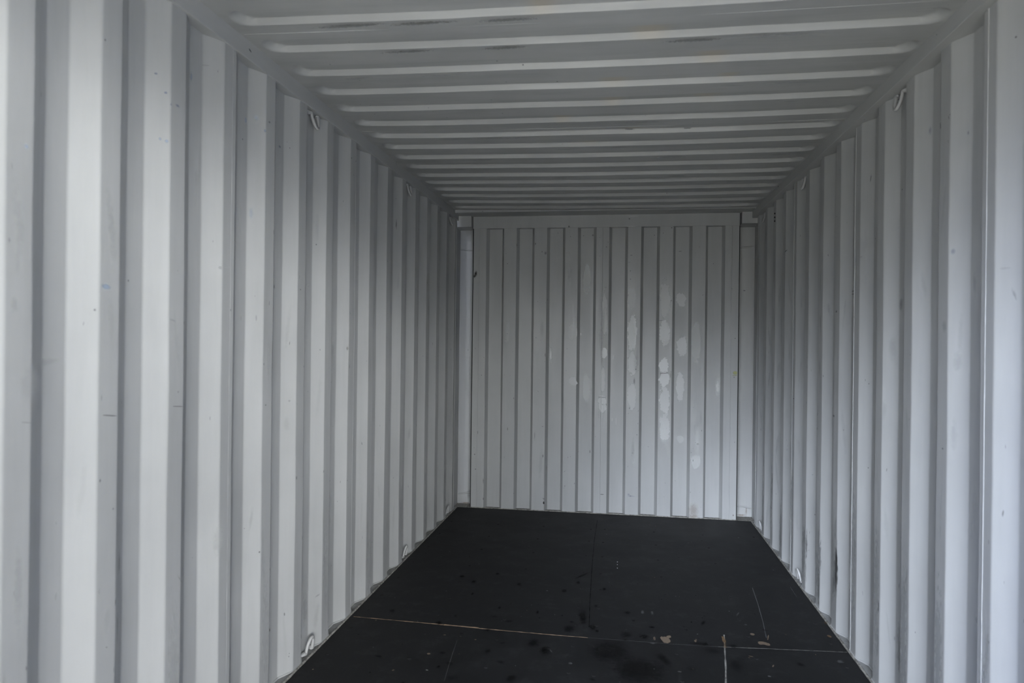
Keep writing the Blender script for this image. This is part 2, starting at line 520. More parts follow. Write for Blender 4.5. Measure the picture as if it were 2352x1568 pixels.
BACK_MARKS = [[0.1414,1.929,0.0165,0.0287,0,8,1,0],
[0.1307,1.9075,0.011,0.018,0,8,1,0],
[0.7265,0.0679,0.0071,0.0141,0,8,1,1],
[0.7261,0.0997,0.0043,0.0071,0,8,0.9,0],
[0.929,2.3102,0.0105,0.0088,0,1,0.9,0],
[1.4172,2.3455,0.0085,0.0087,0,1,0.8,0],
[1.7165,2.2862,0.0101,0.0055,0,8,0.7,0],
[0.9429,1.4487,0.0386,0.0773,0,2,0.45,1],
[1.1992,1.5839,0.0225,0.2095,0,2,0.5,1],
[1.1992,1.2907,0.0242,0.0559,0,2,0.9,1],
[1.1915,1.0671,0.0225,0.1187,0,2,0.5,1],
[1.1868,0.8784,0.0381,0.0908,0,2,0.6,1],
[1.4107,1.738,0.0376,0.0903,0,2,0.35,1],
[1.4175,1.4535,0.041,0.1562,0,2,0.75,1],
[1.4204,1.2071,0.041,0.111,0,2,0.6,1],
[1.42,0.9503,0.041,0.1319,0,2,0.5,1],
[1.6727,1.7111,0.0439,0.1723,0,2,0.5,1],
[1.6723,1.456,0.0439,0.1275,0,2,0.75,1],
[1.6686,1.194,0.0405,0.0689,0,2,0.9,1],
[1.6732,1.0907,0.0439,0.062,0,2,0.8,1],
[1.6751,0.9253,0.0438,0.1241,0,2,0.65,1],
[1.6776,0.7117,0.0438,0.1309,0,2,0.55,1],
[1.7976,1.7211,0.0439,0.0623,0,2,0.6,1],
[1.8086,1.3542,0.0439,0.0935,0,2,0.65,1],
[1.7989,1.0285,0.0405,0.1247,0,2,0.6,1],
[2.0872,1.0347,0.0266,0.0893,0,2,0.6,0],
[1.9145,1.3831,0.04,0.1712,0,2,0.22,1],
[0.9475,1.0586,0.0421,0.0422,0,2,0.5,1],
[1.058,1.0125,0.0316,0.1201,0,2,0.35,1],
[0.7645,1.2625,0.0143,0.0997,0,2,0.7,0],
[1.0511,1.8886,0.0352,0.1343,0,2,0.25,1],
[2.2112,1.1489,0.0197,0.017,0,5,0.8,1],
[2.2114,1.1286,0.0197,0.0034,0,5,0.6,1],
[1.9337,0.586,0.0133,0.012,0,1,0.9,0],
[1.9203,0.5958,0.01,0.0034,40,1,0.8,0],
[1.0924,0.4875,0.0049,0.0176,0,1,0.8,0],
[1.4483,1.1625,0.012,0.0087,0,8,0.7,0],
[0.7148,0.4457,0.0043,0.0212,0,8,0.7,0],
[0.7084,0.6859,0.0107,0.0035,0,1,0.7,0],
[1.4226,0.1523,0.041,0.0069,0,0,0.4,0],
[1.4053,0.1654,0.0137,0.0104,0,0,0.4,0],
[1.1954,0.156,0.0173,0.0031,0,1,0.8,1],
[1.6693,1.1354,0.0371,0.0038,4,8,0.55,1],
[1.661,1.5524,0.0439,0.0028,0,1,0.6,1],
[1.4165,1.2521,0.0445,0.0028,0,1,0.5,1],
[1.1861,0.9343,0.0381,0.0028,0,1,0.5,1],
[1.4166,1.5298,0.0205,0.0312,-20,1,0.3,0],
[1.4382,0.8571,0.0041,0.0139,0,8,0.7,0],
[1.4041,0.8527,0.0068,0.0104,0,1,0.5,0],
[1.218,0.8757,0.0041,0.014,0,8,0.6,0],
[1.7972,1.7558,0.0068,0.0139,0,1,0.7,0],
[1.72,1.1191,0.0067,0.0275,0,1,0.3,0],
[1.6832,1.3838,0.0303,0.0276,0,1,0.25,0],
[1.4391,1.0687,0.0102,0.0416,0,1,0.3,0],
[1.9065,0.0611,0.0499,0.0753,0,7,0.35,0],
[1.9104,0.0134,0.0532,0.0205,0,7,0.4,0],
[0.1721,0.6232,0.0058,0.0215,0,1,0.8,0],
[0.1488,0.4394,0.0073,0.0072,0,1,0.7,0],
[0.1576,0.3177,0.0073,0.0072,0,1,0.7,0],
[0.2245,0.2236,0.0044,0.0322,0,1,0.7,0],
[0.2263,0.0769,0.0044,0.0143,0,8,0.7,0],
[0.4223,0.6559,0.0072,0.0178,0,1,0.5,0],
[0.6452,0.6096,0.0053,0.0496,0,1,0.4,0],
[0.7414,0.3424,0.0043,0.0284,0,1,0.5,0],
[0.8931,0.329,0.0105,0.0035,30,1,0.5,0],
[1.4322,0.4961,0.0103,0.0069,0,1,0.5,0],
[1.9254,0.4454,0.0466,0.0548,0,2,0.25,1],
[1.902,0.4547,0.0033,0.0103,0,8,0.7,0],
[1.8071,0.6133,0.0304,0.0312,0,2,0.3,1],
[0.7162,2.0936,0.0142,0.0177,0,1,0.4,0],
[0.4793,2.1597,0.0058,0.0142,0,1,0.5,0],
[0.6335,2.1687,0.0057,0.0142,0,1,0.6,0],
[0.6877,2.1045,0.0071,0.0071,0,1,0.5,0],
[1.096,2.2414,0.0105,0.0106,0,1,0.6,0],
[1.4033,2.0714,0.0137,0.0035,0,1,0.6,0],
[1.398,1.9464,0.0068,0.0049,0,1,0.6,0],
[1.3988,1.8804,0.0068,0.0049,0,1,0.6,0],
[1.3869,2.0159,0.0137,0.0035,0,1,0.4,0],
[1.7863,2.1057,0.0169,0.0028,10,1,0.5,1],
[1.2064,2.139,0.0069,0.0056,0,1,0.5,0],
[0.4092,1.4363,0.0058,0.0057,0,1,0.7,0],
[0.3991,1.372,0.0108,0.0107,0,1,0.4,0],
[0.7227,1.2662,0.0057,0.0212,0,8,0.5,0],
[0.7338,1.716,0.0043,0.0142,0,8,0.5,0],
[0.9779,1.4491,0.0032,0.0421,0,2,0.9,1],
[1.0071,1.4394,0.0042,0.0141,0,2,1,1],
[1.2719,1.256,0.0024,0.0246,-8,2,0.7,1],
[1.2674,0.7536,0.0024,0.0176,0,2,0.6,1],
[1.2988,0.7405,0.0024,0.0386,0,2,0.6,1],
[2.2141,0.609,0.0039,0.0048,0,8,0.8,0],
[2.205,1.1148,0.0049,0.0068,0,8,0.6,0],
[2.2108,0.0384,0.0065,0.0102,0,7,0.5,0]]
FLOOR_MARKS = [[1.286,3.1389,0.1186,0.151,0,8,0.8,0],
[1.4143,2.9739,0.143,0.1569,0,8,0.85,0],
[1.1532,3.4871,0.0258,0.1212,0,8,0.7,0],
[0.4274,3.9783,0.0181,0.0255,0,8,0.9,0],
[0.5102,3.9038,0.0152,0.0314,0,8,0.85,0],
[0.6214,4.0614,0.0156,0.0244,0,8,0.8,0],
[0.77,3.909,0.0174,0.0266,0,8,0.8,0],
[0.5424,3.7144,0.0096,0.0287,0,8,0.8,0],
[1.1145,4.1234,0.0127,0.0922,-30,8,0.8,0],
[1.0985,3.9997,0.0148,0.0289,0,8,0.85,0],
[1.0302,3.8525,0.0192,0.0301,0,8,0.9,0],
[0.7197,3.5456,0.0091,0.0218,0,8,0.9,0],
[0.1932,3.4074,0.016,0.0222,0,8,0.85,0],
[0.5224,3.3994,0.0111,0.0241,0,8,0.85,0],
[0.4688,3.2968,0.0173,0.0224,0,8,0.8,0],
[0.9205,3.5238,0.0089,0.0278,0,8,0.85,0],
[1.0919,3.3425,0.0373,0.0607,0,8,0.7,0],
[1.2021,3.3832,0.0228,0.0466,0,8,0.9,0],
[1.4409,3.3207,0.0299,0.0341,0,8,0.9,0],
[1.3627,3.3262,0.0403,0.0495,0,8,0.6,0],
[1.4842,3.4346,0.0185,0.0155,0,8,0.85,0],
[1.0038,3.0837,0.0328,0.0559,0,8,0.85,0],
[0.9423,3.1588,0.0358,0.0583,0,8,0.7,0],
[0.7533,3.0387,0.0156,0.0244,0,8,0.8,0],
[0.5775,2.8563,0.0112,0.0174,0,8,0.85,0],
[1.5183,3.0941,0.0295,0.1,20,8,0.6,0],
[0.8937,2.8086,0.0285,0.0426,0,8,0.9,0],
[1.2478,3.9207,0.012,0.0278,0,8,0.8,0],
[1.2102,3.6602,0.0112,0.0242,0,8,0.6,0],
[1.7365,3.5336,0.0124,0.0413,-20,8,0.7,0],
[1.6804,3.5342,0.0062,0.0157,0,8,0.8,0],
[1.3987,3.499,0.0106,0.0136,0,8,0.7,0],
[1.7376,3.2201,0.0564,0.0427,0,8,0.5,0],
[1.6973,3.2811,0.077,0.0269,0,8,0.5,0],
[1.8192,3.086,0.0357,0.0762,0,8,0.4,0],
[1.2242,3.341,0.0123,0.0202,0,8,0.7,0],
[1.046,3.5011,0.0065,0.0111,0,8,0.8,0],
[0.5981,3.2023,0.0166,0.0131,0,8,0.5,0],
[1.5411,3.3001,0.0236,0.0378,0,4,1,1],
[1.5575,3.3369,0.0119,0.0193,-20,4,1,1],
[1.5244,3.3163,0.0099,0.0192,0,4,1,1],
[1.4901,3.3053,0.0059,0.0192,0,4,0.6,1],
[1.6753,3.3101,0.0058,0.0138,0,4,0.9,1],
[1.6808,3.3254,0.0039,0.0093,0,4,0.7,1],
[1.9796,3.3414,0.0248,0.0211,8,4,0.8,1],
[1.9975,3.3353,0.0152,0.0167,0,4,0.8,1],
[1.9512,3.4379,0.0118,0.0136,0,4,0.7,1],
[1.9777,3.1143,0.0044,0.0146,-20,4,0.8,1],
[2.3072,3.4776,0.0097,0.016,0,7,0.6,1],
[2.3379,3.6434,0.0081,0.0131,0,7,0.5,1],
[0.5052,2.9679,0.0098,0.0111,0,4,0.7,1],
[0.4008,2.7933,0.0056,0.008,0,4,0.7,1],
[0.5248,3.1693,0.0052,0.0063,0,4,0.6,1],
[0.6017,3.1686,0.0041,0.0051,0,4,0.6,1],
[2.0166,3.4103,0.0039,0.0348,-15,4,0.6,1],
[1.4472,3.6206,0.0109,0.0348,0,6,0.35,0],
[1.495,3.6178,0.0108,0.0344,0,6,0.3,0],
[1.9262,3.6855,0.0064,0.0369,-20,6,0.3,0],
[1.9409,3.5495,0.0102,0.0097,0,6,0.4,0],
[1.1222,2.9859,0.0129,0.0121,0,6,0.4,0],
[1.5759,2.9909,0.0106,0.0077,0,6,0.5,0],
[1.9008,3.1924,0.0128,0.0063,-15,4,0.5,1],
[1.941,3.0134,0.0103,0.0104,20,6,0.4,0],
[1.0281,3.0925,0.0039,0.026,25,6,0.4,0],
[1.4815,3.2515,0.0156,0.0139,0,6,0.3,0],
[1.3192,4.4182,0.0038,0.0105,0,2,0.7,1],
[1.3193,4.3662,0.0037,0.0103,0,2,0.6,1],
[1.3193,4.2988,0.0037,0.0116,0,2,0.8,1],
[1.6324,3.8775,0.0069,0.0128,0,6,0.5,0],
[1.0114,4.6285,0.0057,0.0115,0,6,0.4,0],
[0.9242,5.077,0.0047,0.0137,0,6,0.5,0],
[0.3939,3.727,0.0049,0.0078,0,6,0.7,0],
[0.1495,3.5825,0.0038,0.0058,0,6,0.8,0],
[2.2757,3.2087,0.0249,0.0171,50,6,0.3,0],
[1.9326,3.9333,0.0137,0.012,40,6,0.15,0]]
FLOOR_LINES = [[[[0.0285,3.3032],[0.228,3.2958],[0.4494,3.288],[0.6666,3.2754],[0.8774,3.268],[1.0425,3.2632],[1.1843,3.262]],0.0062,9,0.9],[[[0.4714,3.2867],[0.5582,3.2841],[0.6656,3.2803]],0.013,9,0.6],[[[1.1843,3.262],[1.3837,3.2621],[1.5599,3.261],[1.8016,3.2723]],0.003,6,0.35],[[[1.7726,3.2693],[1.9649,3.2857],[2.1551,3.2997],[2.3346,3.3141]],0.0042,10,0.7],[[[1.8176,3.4087],[1.8073,3.3244],[1.7922,3.2078],[1.7738,3.0577],[1.7508,2.902]],0.0065,10,0.8],[[[1.8086,3.3873],[1.8073,3.3244],[1.8022,3.2632]],0.013,7,0.8],[[[1.1655,5.4278],[1.1603,4.8849],[1.1661,4.3115],[1.1759,3.7283],[1.1853,3.3854]],0.004,8,0.7],[[[0.5944,3.1289],[0.6105,2.9441],[0.6313,2.7399]],0.003,6,0.28],[[[2.0714,4.0957],[2.0549,3.8595],[2.0311,3.5928],[2.0085,3.4088]],0.004,6,0.45],[[[2.2877,4.1504],[2.2831,3.9852]],0.003,6,0.4]]

def add_marks(bm, rows, frame, lift, first_mat, tints=TINTS):
    """frame(a, b) -> (point, along, across, normal) on the surface"""
    uvl = bm.loops.layers.uv.get('marks') or bm.loops.layers.uv.new('marks')
    cl = bm.loops.layers.float_color.get('tint') or bm.loops.layers.float_color.new('tint')
    for i, (a, b_, ra, rb, rot, tint, s, kind) in enumerate(rows):
        p, A, B, N = frame(a, b_)
        c, sn = math.cos(math.radians(rot)), math.sin(math.radians(rot))
        vs = []
        k = 1.25
        for (u, v) in ((-1, -1), (1, -1), (1, 1), (-1, 1)):
            uu, vv = u * ra * k, v * rb * k
            # local turn, in metres
            x_, y_ = uu * c - vv * sn, uu * sn + vv * c
            vs.append(bm.verts.new(p + A * x_ + B * y_ + N * (lift + 0.00008 * (i % 9))))
        f = bm.faces.new(vs)
        if f.calc_area() and (vs[1].co - vs[0].co).cross(vs[2].co - vs[1].co).dot(N) < 0:
            f.normal_flip()
        f.material_index = first_mat + kind
        t = tints[tint]
        uvs = dict(zip(vs, ((-k, -k), (k, -k), (k, k), (-k, k))))
        for l in f.loops:
            l[uvl].uv = uvs[l.vert]
            l[cl] = (t[0], t[1], t[2], s)

# ------------------------------------------------------------------ floor
floor_bm = bmesh.new()
xs = [0.006 + (W - 0.012) * i / 12 for i in range(13)]
ys = [Y0 + (YB - Y0) * i / 30 for i in range(31)]
top = [[floor_bm.verts.new((x, y, 0)) for x in xs] for y in ys]
bot = [[floor_bm.verts.new((x, y, -0.028)) for x in xs] for y in ys]
for j in range(30):
    for i in range(12):
        floor_bm.faces.new((top[j][i], top[j][i + 1], top[j + 1][i + 1], top[j + 1][i]))
        floor_bm.faces.new((bot[j][i], bot[j + 1][i], bot[j + 1][i + 1], bot[j][i + 1]))
for i in range(12):
    floor_bm.faces.new((top[0][i], bot[0][i], bot[0][i + 1], top[0][i + 1]))
    floor_bm.faces.new((top[30][i], top[30][i + 1], bot[30][i + 1], bot[30][i]))
for j in range(30):
    floor_bm.faces.new((top[j][0], top[j + 1][0], bot[j + 1][0], bot[j][0]))
    floor_bm.faces.new((top[j][12], bot[j][12], bot[j + 1][12], top[j + 1][12]))

def floor_frame(a, b_):
    return Vector((a, b_, 0)), Vector((1, 0, 0)), Vector((0, 1, 0)), Vector((0, 0, 1))

def add_lines(bm, lines, first_mat):
    uvl = bm.loops.layers.uv.get('marks') or bm.loops.layers.uv.new('marks')
    cl = bm.loops.layers.float_color.get('tint') or bm.loops.layers.float_color.new('tint')
    rnd = random.Random(4)
    for li, (pts, w, tint, s) in enumerate(lines):
        P = []
        for a, b_ in zip(pts, pts[1:]):
            a, b_ = Vector(a), Vector(b_)
            L = (b_ - a).length
            k = max(1, int(L / 0.018))
            P += [a + (b_ - a) * i / k for i in range(k)]
        P.append(Vector(pts[-1]))
        row = []
        for i, q in enumerate(P):
            t = (P[min(i + 1, len(P) - 1)] - P[max(i - 1, 0)]).normalized()
            nn = Vector((-t.y, t.x))
            ww = w * (0.55 + 0.7 * rnd.random()) * 0.5
            row.append((floor_v(bm, q + nn * ww, li), floor_v(bm, q - nn * ww, li)))
        t = TINTS[tint]
        for i in range(len(row) - 1):
            f = bm.faces.new((row[i][0], row[i + 1][0], row[i + 1][1], row[i][1]))
            if (row[i + 1][0].co - row[i][0].co).cross(row[i][1].co - row[i][0].co).z < 0:
                f.normal_flip()
            f.material_index = first_mat + 1
            ss = s * (0.55 + 0.6 * rnd.random())
            for l in f.loops:
                l[uvl].uv = (0, 0)
                l[cl] = (t[0], t[1], t[2], min(1, ss))

def floor_v(bm, q, li):
    return bm.verts.new((q.x, q.y, 0.0012 + 0.0001 * li))

add_lines(floor_bm, FLOOR_LINES, 1)
add_marks(floor_bm, FLOOR_MARKS, floor_frame, 0.0022, 1)
rnd = random.Random(11)
specks = []
for i in range(170):
    specks.append([rnd.uniform(0.05, 2.3), rnd.uniform(2.4, 5.5) ** 1.0, rnd.uniform(0.0015, 0.0045), rnd.uniform(0.002, 0.006), rnd.uniform(0, 90),
                   rnd.choice([6, 4, 6, 8, 8]), rnd.uniform(0.4, 0.9), 1])
for i in range(40):
    specks.append([rnd.uniform(0.2, 2.2), rnd.uniform(2.4, 3.6), rnd.uniform(0.008, 0.03), rnd.uniform(0.01, 0.03), rnd.uniform(0, 90),
                   8, rnd.uniform(0.3, 0.8), 0])
add_marks(floor_bm, specks, floor_frame, 0.0034, 1)
floor = struct(obj('floor', floor_bm, MS_FLOOR), 'black painted plywood floor of the container with pale worn joints and tan chips', 'floor')

screw_bm = bmesh.new()
bmesh.ops.create_cone(screw_bm, cap_ends=True, segments=14, radius1=0.0085, radius2=0.007, depth=0.0022)
for v in screw_bm.verts:
    v.co.z += 0.0006
# countersunk cross slot
box(screw_bm, (-0.005, -0.0009, 0.0012), (0.005, 0.0009, 0.0022))
box(screw_bm, (-0.0009, -0.005, 0.0012), (0.0009, 0.005, 0.0022))
screw0 = obj('screw', screw_bm, M_SCREW, floor)
first = True
for y in (5.172, 4.842, 4.51, 4.18, 3.90, 3.62, 3.40, 3.17, 2.90):
    for x in (0.072, 0.43, 0.775, 1.123, 1.224, 1.58, 1.927, 2.285):
        s_ = screw0 if first else screw0.copy()
        if not first:
            COL.objects.link(s_)
            s_.parent = floor
        first = False
        s_.location = (x + rnd.uniform(-0.006, 0.006), y + rnd.uniform(-0.012, 0.012), 0)

# ------------------------------------------------------------------ corrugated side walls
def side_profile(start, y_end):
    """(y, outward offset) of the pressed sheet"""
    pts = [(Y0, 0.0)]
    s = start
    while s - PITCH > Y0 + 0.02:
        s -= PITCH
    # the sheet between Y0 and s
    while s < y_end - 0.02:
        for d, off in ((0.070, 0.0), (0.138, 0.036), (0.208, 0.036), (0.276, 0.0)):
            if s + d < y_end - 0.004:
                pts.append((s + d, off))
            else:
                break
        s += PITCH
    if pts[-1][1] == 0.0:
        pts.append((y_end, 0.0))
    else:
        pts.append((y_end, pts[-1][1] * 0.2))
    if pts[1][0] < Y0 + 0.07:
        pts[0] = (Y0, 0.0)
    return pts

def profile_at(pts, y):
    for (a, oa), (b_, ob) in zip(pts, pts[1:]):
        if a <= y <= b_:
            t = (y - a) / max(1e-9, b_ - a)
            return oa + (ob - oa) * t, (ob - oa) / max(1e-9, b_ - a)
    return 0.0, 0.0

def side_wall(name, sign, start, y_end, seams, marks, label, dents):
    """sign -1: left wall at x = 0 bulging to -x; +1: right wall at x = W"""
    xw = 0.0 if sign < 0 else W
    pts = side_profile(start, y_end)
    fl = fillet(pts, 0.005, 3)
    bm = bmesh.new()
    zs = [-0.012] + [0.0 + Z_RAIL * i / 46 for i in range(1, 47)]
    def wob(y, z):
        e = 0.0022 * pnoise(Vector((y * 2.3, z * 1.3, 5.0 * sign))) + 0.0008 * pnoise(Vector((y * 9, z * 6, 9.0 * sign)))
        for (dy, dz, r_, d_) in dents:
            q = ((y - dy) / r_) ** 2 + ((z - dz) / (r_ * 2.6)) ** 2
            if q < 4:
                e += d_ * math.exp(-q)
        return e
    grid = []
    for (y, off) in fl:
        col = []
        for z in zs:
            e = wob(y, z)
            yy = y + 0.0014 * pnoise(Vector((y * 7, z * 2.2, 2.0)))
            col.append(bm.verts.new((xw + sign * (off + e), yy if 0 < y < y_end - 0.01 else y, z)))
        grid.append(col)
    for a, b_ in zip(grid, grid[1:]):
        for k in range(len(zs) - 1):
            q = (a[k], b_[k], b_[k + 1], a[k + 1])
            bm.faces.new(q if sign > 0 else tuple(reversed(q)))
    # sheet thickness: return edge at the back
    back = []
    for (y, off) in fl[::4] + [fl[-1]]:
        back.append((bm.verts.new((xw + sign * (off + 0.006), y, -0.03)), bm.verts.new((xw + sign * (off + 0.006), y, Z_RAIL))))
    for a, b_ in zip(back, back[1:]):
        q = (a[0], a[1], b_[1], b_[0])
        bm.faces.new(q if sign > 0 else tuple(reversed(q)))
    # butt-weld beads where two sheets meet
    for ys_ in seams:
        segs = 60
        pz = [(xw - sign * (-0.0004 - wob(ys_, Z_RAIL * i / segs)), ys_ + 0.0008 * pnoise(Vector((ys_, i * 0.4, 3))), 0.004 + (Z_RAIL - 0.008) * i / segs) for i in range(segs + 1)]
        tube(bm, pz, [(0.0023 if sign > 0 else 0.0008) + 0.0006 * pnoise(Vector((i * 0.9, ys_, 1))) for i in range(segs + 1)], 8)
    def frame(a, b_):
        off, sl = profile_at(pts, a)
        A = Vector((sign * sl, 1, 0)).normalized()
        N = Vector((-sign, sl, 0)).normalized() if True else None
        e = wob(a, b_)
        return Vector((xw + sign * (off + e), a, b_)), A, Vector((0, 0, 1)), N
    add_marks(bm, marks, frame, 0.0011, 1)
    # small random nicks on the raised ribs
    rr_ = random.Random(7 + sign)
    extra = []
    s = start - 4 * PITCH
    for k in range(22):
        s += PITCH
        if s > y_end - 0.1:
            break
        for j in range(9):
            yy = s + rr_.choice([0.006, 0.064, 0.03, 0.1, 0.245, 0.18]) + rr_.uniform(-0.006, 0.006)
            extra.append([yy, rr_.betavariate(1.1, 1.6) * 2.3 + 0.02, rr_.uniform(0.0012, 0.0035), rr_.uniform(0.003, 0.016), rr_.uniform(-12, 12), rr_.choice([1, 1, 6, 8]), rr_.uniform(0.3, 0.8), 0])
        for j in range(4):
            yy = s + rr_.choice([0.035, 0.24, 0.173]) + rr_.uniform(-0.01, 0.01)
            extra.append([yy, rr_.uniform(0.1, 1.9), rr_.uniform(0.008, 0.018), rr_.uniform(0.04, 0.14), rr_.uniform(-10, 10), 6, rr_.uniform(0.06, 0.2), 0])
        if sign > 0 or k % 2:
            extra.append([s + 0.035, rr_.uniform(0.15, 0.45), 0.034, rr_.uniform(0.2, 0.4), 0, 6, rr_.uniform(0.35, 0.6) if sign > 0 else 0.2, 2])
            extra.append([s + 0.012, rr_.uniform(0.1, 0.6), 0.012, rr_.uniform(0.06, 0.2), 4, 1, rr_.uniform(0.2, 0.5) if sign > 0 else 0.15, 2])
    add_marks(bm, extra, frame, 0.0019, 1)
    o = struct(obj(name, bm, MS_WALL, smooth=50, weighted=True), label, 'wall')
    return o, pts, wob

wall_l, prof_l, wob_l = side_wall('wall_left', -1, 1.324, 5.546, (1.09, 2.207, 3.338, 4.438, 5.482), LEFT_MARKS,
    'light grey corrugated steel wall on the left with blue smudges and fine scratches', [(2.30, 0.45, 0.05, 0.003), (1.9, 1.2, 0.08, -0.002)])
wall_r, prof_r, wob_r = side_wall('wall_right', 1, 2.1486 - 3 * PITCH, 5.556, (1.07, 2.193, 3.326, 4.425, 5.51), RIGHT_MARKS,
    'grey corrugated steel wall on the right with black rub marks near the floor', [(3.60, 0.25, 0.06, 0.006), (2.66, 0.10, 0.05, -0.008), (3.86, 0.2, 0.05, 0.004)])

# three slots of the breather vent high in the right wall
for z in (2.212, 2.238, 2.264):
    bm = bmesh.new()
    tube(bm, [(W + 0.004, 4.952, z - 0.003), (W + 0.0005, 4.962, z), (W + 0.004, 4.972, z + 0.003)], 0.0062, 10)
    obj('vent_hole', bm, M_GAP, wall_r)

# ------------------------------------------------------------------ top and bottom side rails
def rail_box(name, label, a, b_, marks=None, side=-1):
    bm = bmesh.new()
    box(bm, a, b_, 0.0025)
    if marks:
        xf = b_[0] if side < 0 else a[0]
        def fr(p, q):
            return Vector((xf, p, q)), Vector((0, 1, 0)), Vector((0, 0, 1)), Vector((-side, 0, 0))
        add_marks(bm, marks, fr, 0.0006, 1)
        return struct(obj(name, bm, MS_RAIL), label, 'trim')
    return struct(obj(name, bm, M_RAIL), label, 'trim')

rail_box('trim_1', 'grey steel top rail running along the left wall under the ceiling', (-0.060, Y0, Z_RAIL), (0.006, 5.590, 2.4245),
         [[2.305, 2.390, 0.012, 0.0035, -25, 8, 0.9, 1], [3.95, 2.41, 0.006, 0.02, 10, 2, 0.35, 1]], -1)
rail_box('trim_2', 'grey steel top rail running along the right wall under the ceiling', (W - 0.032, Y0, Z_RAIL - 0.009), (W + 0.060, 5.616, 2.412),
         [[4.72, 2.395, 0.012, 0.004, 10, 8, 0.8, 1], [2.45, 2.385, 0.004, 0.003, 0, 8, 0.5, 1]], 1)

def bottom_rail(name, sign, label):
    xw = 0.0 if sign < 0 else W
    bm = bmesh.new()
    # flat ledge behind the floor edge, seen in the bottoms of the recesses
    x0, x1 = sorted((xw + sign * 0.060, xw - sign * 0.004))
    box(bm, (x0, Y0, -0.10), (x1, YB, -0.001), 0.0)
    o = struct(obj(name, bm, M_LEDGE), label, 'trim')
    # wavering line of sealant between the floor edge and the wall
    sb = bmesh.new()
    pts, rad = [], []
    k = 240
    for i in range(k + 1):
        y = Y0 + 0.01 + (YB - 0.02 - Y0) * i / k
        pts.append((xw - sign * (0.006 + 0.0012 * pnoise(Vector((y * 14, 0, sign)))), y, 0.0015))
        rad.append(0.0056 + 0.0014 * pnoise(Vector((y * 22, 3, sign))))
    tube(sb, pts, rad, 8)
    obj('sealant_bead', sb, M_SEAL, o, smooth=60)
    # weld fillets: the sheet's foot follows the corrugation
    wb = bmesh.new()
    prof = prof_l if sign < 0 else prof_r
    pp = []
    for i in range(900):
        y = 0.3 + (5.5 - 0.3) * i / 899
        off, _ = profile_at(prof, y)
        pp.append((xw + sign * (off - 0.002), y, 0.003 + 0.001 * pnoise(Vector((y * 40, 0, 0)))))
    tube(wb, pp, 0.0042, 7)
    obj('weld_bead', wb, M_RAIL, o, smooth=60)
    return o

bottom_rail('trim_3', -1, 'grey steel bottom rail with dirty sealant along the foot of the left wall')
bottom_rail('trim_4', 1, 'grey steel bottom rail with dirty sealant along the foot of the right wall')

# ------------------------------------------------------------------ ceiling
bands = [1.29, 1.51, 1.73, 1.955, 2.182, 2.400, 2.627, 2.837, 3.056, 3.273, 3.480, 3.685, 3.896, 4.113, 4.333, 4.534, 4.743, 4.955, 5.174, 5.386]
bands = [0.20, 0.41, 0.62, 0.83, 1.06] + bands
laps = [1.125, 2.243, 3.362, 4.455]
TW = 0.106          # trough width
HX0, HX1 = 0.036, 2.312
def roof_h(x, y):
    h = 0.0
    for yb in bands:
        yc = yb - TW / 2
        if abs(y - yc) > 0.075:
            continue
        hx, hy, r_ = (HX1 - HX0) / 2, TW / 2, 0.046
        dx = abs(x - (HX0 + HX1) / 2) - (hx - r_)
        dy = abs(y - yc) - (hy - r_)
        d = math.hypot(max(dx, 0), max(dy, 0)) + min(max(dx, dy), 0) - r_
        end = min(1, max(0, (dx + 0.02) / r_))
        run = 0.010 + 0.024 * end
        t = min(1, max(0, -d / run))
        h = 0.021 * (t * 0.55 + 0.45 * t * t * (3 - 2 * t))
    return h
bm = bmesh.new()
rx = [0.0, 0.006]
x = 0.010
while x < 0.15:
    rx.append(x); x += 0.005
while x < W - 0.155:
    rx.append(x); x += 0.045
x = W - 0.150
while x < W - 0.008:
    rx.append(x); x += 0.005
rx += [W - 0.006, W]
ry = [Y0]
for yb in bands:
    a = yb - TW
    base = [a - 0.03, a - 0.003, a, a + 0.002, a + 0.004, a + 0.006, a + 0.008, a + 0.010, a + 0.012, a + 0.018, a + 0.026, a + 0.034, a + 0.045, a + 0.053, a + 0.061, a + 0.072, a + 0.080, a + 0.088,
            yb - 0.012, yb - 0.010, yb - 0.008, yb - 0.006, yb - 0.004, yb - 0.002, yb, yb + 0.003]
    ry += [v for v in base if v > ry[-1] + 0.0005]
ry.append(5.455)
rows = []
for y in ry:
    rows.append([bm.verts.new((x, y, z_roof(x) + roof_h(x, y) + 0.0025 * pnoise(Vector((x * 1.7, y * 1.9, 8))) + 0.0009 * pnoise(Vector((x * 6, y * 11, 4))))) for x in rx])
for a, b_ in zip(rows, rows[1:]):
    for i in range(len(rx) - 1):
        bm.faces.new((a[i], b_[i], b_[i + 1], a[i + 1]))
# outer skin so that the roof is closed from above
o4 = [bm.verts.new(v) for v in ((0, Y0, 2.455), (W, Y0, 2.455), (W, 5.70, 2.455), (0, 5.70, 2.455))]
bm.faces.new(o4)
